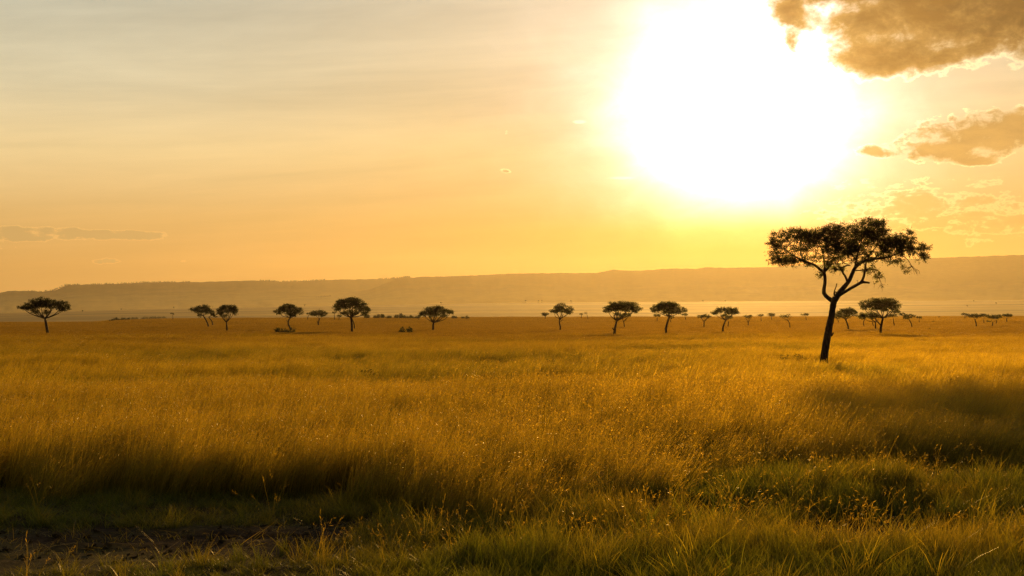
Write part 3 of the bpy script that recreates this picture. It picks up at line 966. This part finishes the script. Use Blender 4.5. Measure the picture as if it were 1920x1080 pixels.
# --- bushes
def bush(label, px, py, rx, ry, group=None, leaf_px=1.3, dense=2.6, name='bush', lift=.45, twigs=10, mat=None):
    r = np.random.default_rng(sum(map(ord, label)))
    P = hit(px, py, lift)
    Y, s = P[1], P[1] / F
    gz = float(ground_z(P[0], P[1]))
    origin = np.array([P[0], Y, gz - .03])
    e = tree_empty(name, origin, label, 'bush', group)
    H = P[2] - gz + ry * 2.2 * s + .3
    n = int(max(60, min(5000, rx * H / s * 3.1 * dense / (leaf_px ** 2))))
    nl = max(3, int(rx / 3))
    lob = [(r.uniform(-.7, .7), r.uniform(.45, 1.0)) for _ in range(nl)]
    nc = max(8, n // 14)
    cl = []
    for i in range(nc):
        c, h = lob[i % nl]
        p = r.normal(size=3)
        p /= np.linalg.norm(p)
        p *= r.uniform(.2, 1) ** .5
        cl.append([(c + p[0] * .36) * rx * s, p[1] * .8 * rx * s, max(.05, H * (.35 + .65 * h) * (.62 + .38 * p[2]))])
    cl = np.array(cl)
    ctr = np.repeat(cl, 14, 0) + r.normal(size=(nc * 14, 3)) * np.array([1, 1, .6]) * 1.3 * s
    ctr[:, 2] = np.maximum(ctr[:, 2], .02)
    V, Fc = [], []
    for i in range(0, nc, max(1, nc // (twigs * 4))):
        b = np.array([cl[i][0] * .5, cl[i][1] * .5, 0])
        tube(V, Fc, [b, (b + cl[i]) / 2 + np.array([0, 0, .05]), cl[i] * 1.06], [.5 * s, .35 * s, .15 * s], 4)
    link('stems', make_mesh('stems', V, Fc, M_BARK), e)
    LV, LF = leaf_quads(ctr, leaf_px * s, 1.5)
    lv = np.repeat(np.clip(RNG.normal(.5, .25, len(ctr)), 0, 1), 4)
    link('foliage', make_mesh('foliage', LV, LF, mat or M_BUSH, {'leafv': lv}), e)


bush('dark sprawling bush in front of the crooked-trunk acacia', 532, 628, 23, 6)
bush('dark dome-shaped bush alone in the grass left of the fan-limbed acacia', 759, 626, 14, 5.5)
bush('low dark bush sunk in the middle of the golden grass left of centre', 627, 703, 20, 3, lift=.55)
bush('low greenish bush sunk in the grass right of the lower dark one', 692, 705, 22, 2.5, lift=.55)
bush('small dark tuft of a bush sunk in the grass below the crooked acacia', 570, 664, 11, 2, lift=.55)
bush('low dark bush lying in the grass left of the foot of the giant acacia', 1488, 676, 34, 3.5, lift=.6)
bush('twiggy sparse bush in the grass at the right side', 1792, 735, 30, 9, lift=.5, dense=.8, twigs=16)
bush('faint brown bush sunk in the grass right of centre', 1032, 684, 9, 3, lift=.5)
bush('little dark bush below the right-hand cluster of acacias', 1740, 621, 5, 1.3)
bush('little dark bush between the domed acacia and the right-hand cluster', 1751, 605, 4, 1.2)
bush('low bush at the foot of the two-headed acacia', 1853, 604.5, 8, 1.4)
bush('low dark bush in the grass in front of the lone left acacia', 47, 632, 10, 1.2)  # dark foliage added in place of the tree's cast shadow strip

BG = 'row of bushes on the low rise at the left'
bl_ = [(209, 603), (216, 601.5), (223, 600.5), (229, 600), (236, 599.4), (242, 599), (249, 598.6), (256, 598.2), (268, 597.8), (275, 597.5), (283, 597.2), (291, 597), (299, 596.8), (308, 596.4)]
for i, (x, y) in enumerate(bl_):
    where = ['at the left tip of the row on the low rise', 'second from the left tip of the row on the low rise', 'third from the left tip of the row on the low rise', 'fourth from the left tip of the row on the low rise',
             'fifth from the left tip of the row on the low rise', 'sixth from the left tip of the row on the low rise', 'seventh from the left tip of the row on the low rise', 'last before the gap in the row on the low rise',
             'first after the gap in the row on the low rise', 'second after the gap in the row on the low rise', 'fifth from the tiny acacia in the row on the low rise', 'third from the tiny acacia in the row on the low rise',
             'second from the tiny acacia in the row on the low rise', 'closest to the tiny acacia in the row on the low rise'][i]
    bush('small dark bush ' + where, x, y + 1.5, random.uniform(2.4, 4.0), random.uniform(2.0, 3.2), BG, 1.0, dense=3.6)
TG = 'belt of trees along the edge of the plain behind the bulky acacia'
bt = [(692, 595.5, 10, 4), (705, 595.5, 7, 3.4), (717, 595.5, 7, 5.2), (729, 595.6, 7, 2.6), (742, 595.6, 6, 4), (752, 595.6, 6, 4.2), (762, 595.7, 6, 3.2), (772, 595.7, 6, 3), (783, 595.8, 6, 2.6), (853, 596, 6, 2.6), (866, 596.2, 5, 2), (877, 596.4, 4.5, 3)]
tl = ['widest mound beside the bulky acacia in the hazy belt of trees', 'low mound second from the bulky acacia in the hazy belt', 'tallest flat-topped crown in the hazy belt of trees', 'lowest bush right of the tallest crown in the hazy belt',
      'rounded crown left of two alike in the middle of the hazy belt', 'rounded crown right of two alike in the middle of the hazy belt', 'bush right of the two rounded crowns in the hazy belt', 'bush two places right of the rounded crowns in the hazy belt',
      'bush meeting the left edge of the fan-limbed acacia in the hazy belt', 'bush just right of the fan-limbed acacia at the edge of the plain', 'flat bush second right of the fan-limbed acacia', 'small upright bush third right of the fan-limbed acacia']
for (x, y, w, h), l in zip(bt, tl):
    bush(l, x, y + 2.0, w, h, TG, 1.0, dense=3.4)


# --- woods along the crest of the hills: too far to count
def ridge_woods():
    V, Fq = [], []
    for (px, zt, R), n in ((H1, 260), (H2, 420)):
        k = 0
        while k < n:
            i = random.randrange(20, len(px) - 20)
            if not (-150 < px[i] < 2070):
                continue
            if R > 8000 and px[i] > 770:
                continue
            if vnoise(np.array([px[i] / 40.0]), np.array([R / 100.0]), 4)[0] < .42:
                continue
            k += 1
            s = R / F
            w, h = random.uniform(.8, 2.6) * s, random.uniform(.5, 1.6) * s
            n_l = 26
            p = RNG.normal(size=(n_l, 3))
            p /= np.linalg.norm(p, axis=1)[:, None]
            c = np.array([upix(px[i]) * R, R - random.uniform(0, 60), zt[i] + h * .4]) + p * np.array([w, w, h]) * .75
            v, _ = leaf_quads(c, s * .8, 1.3)
            V.append(v)
    V = np.concatenate(V)
    Fq = np.arange(len(V)).reshape(-1, 4)
    o = link('ridge_woods', make_mesh('ridge_woods', V, Fq, M_BUSH, {'leafv': np.full(len(V), .3)}), kind='stuff')
    o['label'] = 'fringe of trees along the crest of the far hills'


ridge_woods()


# ------------------------------------------------------------------ grass
def tuft(name, n, radius, h, w, segs, lean, mat, seed, heads=0.0, spread=0.35, square=False, hvar=.35, head_len=.2):
    r = np.random.default_rng(seed)
    V, Fq, T, B, H = [], [], [], [], []
    for i in range(n):
        if square:
            b = r.uniform(-radius, radius, 2)
        else:
            a, q = r.uniform(0, 2 * math.pi), radius * math.sqrt(r.uniform())
            b = np.array([math.cos(a), math.sin(a)]) * q
        hh = h * r.uniform(1 - hvar, 1 + hvar * .6)
        a = r.uniform(0, 2 * math.pi)
        bend = np.array([math.cos(a), math.sin(a)]) * hh * spread * r.uniform(.2, 1.2) + np.array([hh * lean * r.uniform(.5, 1.5), 0])
        wa = r.uniform(0, math.pi)
        wv = np.array([math.cos(wa), math.sin(wa), 0]) * w * r.uniform(.6, 1.3) * .5
        bv = r.uniform()
        base = len(V)
        for j in range(segs + 1):
            t = j / segs
            p = np.array([b[0] + bend[0] * t ** 1.8, b[1] + bend[1] * t ** 1.8, hh * (t - .12 * t * t * spread * 2)])
            k = 1 - t ** 1.6 * .85
            V += [p - wv * k, p + wv * k]
            T += [t, t]
            B += [bv, bv]
            H += [0, 0]
        for j in range(segs):
            q = base + 2 * j
            Fq.append((q, q + 1, q + 3, q + 2))
        if segs < 3 and r.uniform() < heads:
            H[-2:] = [1, 1]
            if segs == 2:
                H[-4:-2] = [.5, .5]
        elif r.uniform() < heads:
            tip = np.array(V[-1])
            dirv = np.array([bend[0] * 1.8, bend[1] * 1.8, hh * .75])
            dirv /= np.linalg.norm(dirv)
            L = head_len * r.uniform(.6, 1.2)
            for m in range(6):
                t = m / 6
                c = tip - dirv * L * (t - .25)
                d2 = dirv + r.normal(size=3) * .55
                d2 /= np.linalg.norm(d2)
                ln = L * r.uniform(.22, .45)
                sd = np.cross(d2, r.normal(size=3))
                sd = sd / np.linalg.norm(sd) * w * r.uniform(.8, 1.5) * .6
                q = len(V)
                V += [c, c + d2 * ln * .5 + sd, c + d2 * ln, c + d2 * ln * .5 - sd]
                T += [1] * 4
                B += [bv] * 4
                H += [1] * 4
                Fq.append((q, q + 1, q + 2, q + 3))
    return make_mesh(name, np.array(V), np.array(Fq), mat, {'t': T, 'bl': B, 'head': H})


def scatter(name, meshes, pos, rot, scale, tint, rnd, label):
    """one stuff object: a cloud of points that carries an instance of a tuft at each"""
    src = bpy.data.collections.new(name + '_tufts')
    for i, me in enumerate(meshes):
        src.objects.link(bpy.data.objects.new('%s_tuft_%d' % (name, i), me))
    me = bpy.data.meshes.new(name)
    n = len(pos)
    me.vertices.add(n)
    me.vertices.foreach_set('co', np.asarray(pos, np.float32).ravel())
    P0 = np.asarray(pos)
    d0 = np.hypot(P0[:, 0], P0[:, 1]) if n else np.zeros(0)
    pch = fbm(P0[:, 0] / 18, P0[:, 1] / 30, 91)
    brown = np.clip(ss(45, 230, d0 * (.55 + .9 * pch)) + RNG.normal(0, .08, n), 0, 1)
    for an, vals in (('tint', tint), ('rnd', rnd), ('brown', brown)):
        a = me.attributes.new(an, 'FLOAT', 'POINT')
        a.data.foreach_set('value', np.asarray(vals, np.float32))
    for an, vals in (('rot', rot), ('scl', scale)):
        a = me.attributes.new(an, 'FLOAT_VECTOR', 'POINT')
        a.data.foreach_set('vector', np.asarray(vals, np.float32).ravel())
    a = me.attributes.new('pick', 'INT', 'POINT')
    a.data.foreach_set('value', RNG.integers(0, len(meshes), n).astype(np.int32))
    o = link(name, me, kind='stuff', label=label)
    ng = bpy.data.node_groups.new(name, 'GeometryNodeTree')
    ng.interface.new_socket('Geometry', in_out='INPUT', socket_type='NodeSocketGeometry')
    ng.interface.new_socket('Geometry', in_out='OUTPUT', socket_type='NodeSocketGeometry')
    N = ng.nodes.new
    gi, go = N('NodeGroupInput'), N('NodeGroupOutput')
    ci = N('GeometryNodeCollectionInfo')
    ci.inputs[0].default_value = src
    ci.inputs[1].default_value = True
    ci.inputs[2].default_value = True
    ip = N('GeometryNodeInstanceOnPoints')
    ip.inputs['Pick Instance'].default_value = True

    def named(nm, dt):
        q = N('GeometryNodeInputNamedAttribute')
        q.data_type = dt
        q.inputs[0].default_value = nm
        return q.outputs[0]
    L = ng.links.new
    L(gi.outputs[0], ip.inputs['Points'])
    L(ci.outputs[0], ip.inputs['Instance'])
    L(named('pick', 'INT'), ip.inputs['Instance Index'])
    e2r = N('FunctionNodeEulerToRotation')
    L(named('rot', 'FLOAT_VECTOR'), e2r.inputs[0])
    L(e2r.outputs[0], ip.inputs['Rotation'])
    L(named('scl', 'FLOAT_VECTOR'), ip.inputs['Scale'])
    L(ip.outputs[0], go.inputs[0])
    md = o.modifiers.new('scatter', 'NODES')
    md.node_group = ng
    return o


def strip_points(d0, d1, density, half=0.40, extra=3.0):
    """random points over the wedge of land in view between two distances"""
    n = int(density * (d1 - d0) * (half * (d0 + d1) + 2 * extra))
    y = np.sqrt(RNG.uniform(d0 ** 2, d1 ** 2, n))
    x = RNG.uniform(-1, 1, n) * (half * y + extra)
    return x, y


# where the tall grass starts, as a line over the land (distance by bearing)
EDGE_PX = np.array([-400, 0, 150, 300, 500, 650, 800, 950, 1100, 1250, 1350, 1450, 1550, 1700, 1850, 1950, 2300])
EDGE_PY = np.array([930, 935, 932, 936, 938, 950, 975, 985, 965, 940, 912, 897, 892, 888, 880, 876, 874])
TRK_PX = np.array([(-500, 1050), (-200, 1045), (0, 1036), (150, 1030), (300, 1024), (450, 1014), (560, 1000), (650, 985)])
TRK_W = np.array([1.7, 1.65, 1.55, 1.45, 1.3, 1.1, .8, .4])
TRK = np.array([[upix(a) * dist_y(b), dist_y(b)] for a, b in TRK_PX])


def edge_dist(x, y):
    px = 960 + x / y * F
    return y - dist_y(np.interp(px, EDGE_PX, EDGE_PY)) + (fbm(x / 1.3, y / 1.3, 31, 3) - .5) * 3.2


def track_mask(x, y):
    m = np.zeros_like(x)
    for i in range(len(TRK) - 1):
        a, b = TRK[i], TRK[i + 1]
        ab = b - a
        t = np.clip(((x - a[0]) * ab[0] + (y - a[1]) * ab[1]) / (ab @ ab), 0, 1)
        d = np.hypot(x - a[0] - ab[0] * t, y - a[1] - ab[1] * t)
        w = TRK_W[i] * (1 - t) + TRK_W[i + 1] * t
        m = np.maximum(m, 1 - ss(w * .75, w * 1.25, d + (fbm(x * 1.2, y * 1.2, 77, 3) - .5) * 1.3))
    return m


def blobs(x, y, lst):
    """soft patches given by picture position: (px, py, half width px, half height px)"""
    px, py = 960 + x / y * F, 598 + EYE / y * F
    v = np.zeros_like(x)
    for cx, cy, rx, ry in lst:
        v = np.maximum(v, np.exp(-(((px - cx) / rx) ** 2 + ((py - cy) / ry) ** 2)))
    return v


def rise(x, y):
    return np.stack([x, y, ground_z(x, y) - .01], 1)


def build_grass():
    # tall dry stand, close
    near_m = [tuft('tall_tuft', 46, .22, 1.0, .0075, 5, .24, M_GRASS, 100 + i, heads=.28, spread=.18, head_len=.13, hvar=.5) for i in range(7)]
    x, y = strip_points(19, 52, 21)
    e = edge_dist(x, y)
    pxa = 960 + x / y * F
    wide = 1.6 + 8.5 * ss(520, 900, pxa) * (1 - ss(1250, 1480, pxa))
    hgt = ss(-1.0 / 1.6, 1.0, e / wide)
    low_right = 1 - .34 * ss(1380, 1600, pxa) * (1 - ss(3, 12, e))
    hgt = hgt * low_right
    keep = (RNG.uniform(size=len(x)) < ss(-.3, .5, e) * np.clip(.12 + 2.2 * (fbm(x / .55, y / .75, 36, 2) - .22), 0, 1))
    x, y, e, hgt = x[keep], y[keep], e[keep], hgt[keep]
    nz = fbm(x / 4, y / 4, 41)
    sc = (.58 + .65 * nz) * (.40 + .60 * hgt) * RNG.uniform(.72, 1.22, len(x))
    n = len(x)
    rot = np.stack([RNG.normal(0, .07, n), RNG.normal(0.03, .07, n), RNG.normal(0, .5, n)], 1)
    tint = np.clip(.42 + (fbm(x / 9, y / 9, 51) - .45) * 2.0 + ss(0, 6, e) * .30, 0, 1)
    scatter('tall_grass', near_m, rise(x, y), rot, np.stack([np.ones(n), np.ones(n), sc], 1), tint, RNG.uniform(size=n),
            'tall dry golden grass standing in a thick bank')
    # mid field
    mid_m = [tuft('field_tuft', 110, .55, .92, .014, 3, .24, M_GRASS, 200 + i, heads=.08, spread=.17, head_len=.18, hvar=.55) for i in range(6)]
    x, y = strip_points(50, 230, 3.0, extra=8)
    n = len(x)
    nz = fbm(x / 9, y / 14, 42)
    green = blobs(x, y, [(640, 700, 90, 9), (570, 664, 30, 7), (1480, 676, 50, 8), (1620, 720, 110, 22), (330, 690, 120, 9), (240, 742, 150, 10), (840, 745, 160, 9), (1250, 668, 120, 10)])
    kp = RNG.uniform(size=n) < (1 - ss(140, 230, y) * .9) * np.clip(.15 + 2.2 * (fbm(x / 1.5, y / 2.2, 37, 2) - .22), 0, 1)
    x, y, nz, green = x[kp], y[kp], nz[kp], green[kp]
    n = len(x)
    sc = .50 + .75 * nz - green * .2 + .2 * (fbm(x / 2.2, y / 3, 61, 3) - .5) + RNG.uniform(-.14, .14, n)
    rot = np.stack([RNG.normal(0, .06, n), RNG.normal(0.03, .06, n), RNG.normal(0, .5, n)], 1)
    tint = np.clip(.86 + (fbm(x / 30, y / 22, 52) - .5) * 2.2 - green * .6, 0, 1)
    scatter('field_grass', mid_m, rise(x, y), rot, np.stack([np.ones(n), np.ones(n), sc], 1), tint, RNG.uniform(size=n),
            'sea of golden grass filling the middle of the plain')
    far_m = [tuft('plain_tuft', 420, 2.2, .78, .05, 2, .2, M_GRASS, 300 + i, spread=.22, heads=.85) for i in range(4)]
    x, y = strip_points(130, 520, .32, extra=20)
    kp = RNG.uniform(size=len(x)) < .15 + .85 * ss(130, 190, y)
    x, y = x[kp], y[kp]
    n = len(x)
    nz = fbm(x / 30, y / 60, 43)
    rot = np.stack([RNG.normal(0, .02, n), RNG.normal(0, .02, n), RNG.normal(0, .5, n)], 1)
    tint = np.clip(.68 + (fbm(x / 60, y / 90, 53) - .5) * 2.4, 0, 1)
    scatter('plain_grass', far_m, rise(x, y), rot, np.stack([np.ones(n), np.ones(n), .5 + .75 * nz], 1), tint, RNG.uniform(size=n),
            'golden grass thinning out over the far part of the plain')
    vf_m = [tuft('distant_tuft', 700, 11, .8, .26, 1, .2, M_GRASS, 400 + i, spread=.2, square=True, heads=.9) for i in range(3)]
    x, y = strip_points(500, 1500, .012, extra=40)
    n = len(x)
    rot = np.stack([np.zeros(n), np.zeros(n), RNG.normal(0, .5, n)], 1)
    tint = np.clip(.75 + (fbm(x / 200, y / 120, 54) - .5) * 1.2, 0, 1)
    scatter('distant_grass', vf_m, rise(x, y), rot, np.stack([np.ones(n), np.ones(n), RNG.uniform(.7, 1.1, n)], 1), tint, RNG.uniform(size=n),
            'grass at the far edge of the plain')
    # short green grass in front
    sh_m = [tuft('short_tuft', 34, .16, .30, .0075, 3, .06, M_GREEN, 500 + i, spread=.75, hvar=.5) for i in range(6)]
    x, y = strip_points(15.5, 40, 34, extra=2)
    e = edge_dist(x, y)
    tk = track_mask(x, y)
    px, py = 960 + x / y * F, 598 + EYE / y * F
    tallz = blobs(x, y, [(1620, 940, 160, 38), (1700, 1055, 330, 34), (1050, 1060, 160, 25), (1330, 1060, 140, 30), (1150, 985, 150, 16), (1480, 925, 160, 24), (1850, 950, 130, 40)]) * .75
    bare = np.minimum(1, 1.6 * blobs(x, y, [(1625, 1000, 165, 22), (1800, 896, 150, 12), (330, 962, 60, 6), (980, 1022, 150, 12), (1260, 965, 100, 10)]))
    gap = blobs(x, y, [(120, 1000, 160, 9), (560, 1040, 120, 14)])
    keep = (e < 1.2 + 6 * ss(600, 950, px) * (1 - ss(1250, 1450, px))) & (RNG.uniform(size=len(x)) > tk * .985) & (RNG.uniform(size=len(x)) > bare * 1.1) & (RNG.uniform(size=len(x)) > gap * .75)
    leftz = 1 - ss(500, 900, px)
    keep &= RNG.uniform(size=len(x)) > leftz * .25
    x, y, tk, tallz, leftz, e = (q[keep] for q in (x, y, tk, tallz, leftz, e))
    n = len(x)
    nz = fbm(x / 1.1, y / 1.1, 44, 3)
    sc = (.55 + .75 * nz) * (1 - .40 * leftz) * (1 + 1.0 * tallz) * (1 - .5 * tk) * (1 - .45 * (1 - ss(560, 760, px[keep])) * ss(1035, 1050, py[keep])) * RNG.uniform(.6, 1.35, n)
    rot = np.stack([RNG.normal(0, .1, n), RNG.normal(0, .1, n), RNG.uniform(0, 6.28, n)], 1)
    tint = np.clip(.30 + (fbm(x / 2.5, y / 2.5, 55) - .5) * 2.0 + tallz * .30 + .12 * (1 - leftz), 0, 1)
    scatter('short_grass', sh_m, rise(x, y), rot, np.stack([np.ones(n) * .95, np.ones(n) * .95, sc], 1), tint, RNG.uniform(size=n),
            'short green grass along the near edge of the plain')
    # coarse tussocks among the short grass
    co_m = [tuft('tussock', 44, .16, .52, .010, 4, .14, M_GREEN, 560 + i, spread=.6, hvar=.6) for i in range(5)]
    x, y = strip_points(15.5, 34, 3.2, extra=2)
    hollow = blobs(x, y, [(1625, 1000, 175, 24), (1800, 896, 160, 14), (980, 1022, 150, 12)])
    k = (edge_dist(x, y) < 3) & (hollow < .35) & (track_mask(x, y) < .35) & (RNG.uniform(size=len(x)) < np.clip((fbm(x / 1.6, y / 1.6, 66, 3) - .42) * 5, 0, 1))
    x, y = x[k], y[k]
    n = len(x)
    lz = 1 - ss(420, 900, 960 + x / y * F)
    sz = RNG.uniform(.6, 1.25, n) * (1 - .45 * lz)
    scatter('coarse_grass', co_m, rise(x, y), np.stack([RNG.normal(0, .12, n), RNG.normal(0.04, .12, n), RNG.uniform(0, 6.28, n)], 1), np.stack([sz, sz, sz], 1),
            np.clip(RNG.normal(.45, .35, n), 0, 1), RNG.uniform(size=n), 'coarse tussocks among the short foreground grass')
    # single seeding stalks and red oat grass in front
    st_m = [tuft('stalk', 5, .10, .70, .006, 5, .16, M_GRASS, 600 + i, heads=1.0, spread=.45, head_len=.16) for i in range(6)]
    x, y = strip_points(15.5, 30, 5.0, extra=2)
    z = blobs(x, y, [(1000, 1040, 210, 40), (1180, 960, 160, 30), (1620, 930, 220, 28), (1800, 860, 200, 16), (1300, 1000, 160, 40), (1750, 1030, 260, 40), (720, 1060, 140, 30)])
    keep = (RNG.uniform(size=len(x)) < z * 1.0 + .03) & (track_mask(x, y) < .4)
    x, y = x[keep], y[keep]
    n = len(x)
    rot = np.stack([RNG.normal(0, .1, n), RNG.normal(0.05, .1, n), RNG.normal(0, .8, n)], 1)
    s = RNG.uniform(.55, 1.1, n)
    scatter('seed_stalks', st_m, rise(x, y), rot, np.stack([np.ones(n), np.ones(n), s], 1), np.clip(RNG.normal(.85, .15, n), 0, 1), RNG.uniform(size=n),
            'loose reddish seeding grass stalks in the foreground')

    # clods and dry straw on the bare track
    cl_m = []
    for i in range(4):
        r = np.random.default_rng(700 + i)
        v = np.array([(a, b, c) for a in (-1, 1) for b in (-1, 1) for c in (-.5, .6)], float) * r.uniform(.5, 1, (8, 3)) * .03
        cl_m.append(make_mesh('clod', v, [(0, 1, 3, 2), (4, 6, 7, 5), (0, 4, 5, 1), (2, 3, 7, 6), (0, 2, 6, 4), (1, 5, 7, 3)], M_SOIL))
    x, y = strip_points(16, 24, 60, extra=1)
    k = RNG.uniform(size=len(x)) < track_mask(x, y) * .45 * fbm(x * 2, y * 2, 88, 2)
    x, y = x[k], y[k]
    n = len(x)
    sz = RNG.uniform(.3, 1.0, n) ** 2 * 1.5
    scatter('clods', cl_m, rise(x, y) + np.array([0, 0, .015]), RNG.uniform(0, 6.28, (n, 3)) * np.array([.1, .1, 1]), np.stack([sz * 1.3, sz * 1.3, sz], 1), np.zeros(n), np.zeros(n),
            'dark clods of dried mud along the bare track')
    st = [tuft('straw', 9, .14, .16, .006, 2, .9, M_GRASS, 750 + i, spread=1.6, hvar=.6) for i in range(4)]
    x, y = strip_points(16, 24, 9, extra=1)
    k = RNG.uniform(size=len(x)) < track_mask(x, y) * .7
    x, y = x[k], y[k]
    n = len(x)
    scatter('straw_litter', st, rise(x, y) + np.array([0, 0, .012]), np.stack([RNG.normal(0, .3, n), RNG.normal(0, .3, n), RNG.uniform(0, 6.28, n)], 1),
            np.stack([np.ones(n) * 1.2, np.ones(n) * 1.2, RNG.uniform(.3, .9, n)], 1), np.full(n, .8), RNG.uniform(size=n), 'scraps of dry straw and weeds on the bare track')


build_grass()
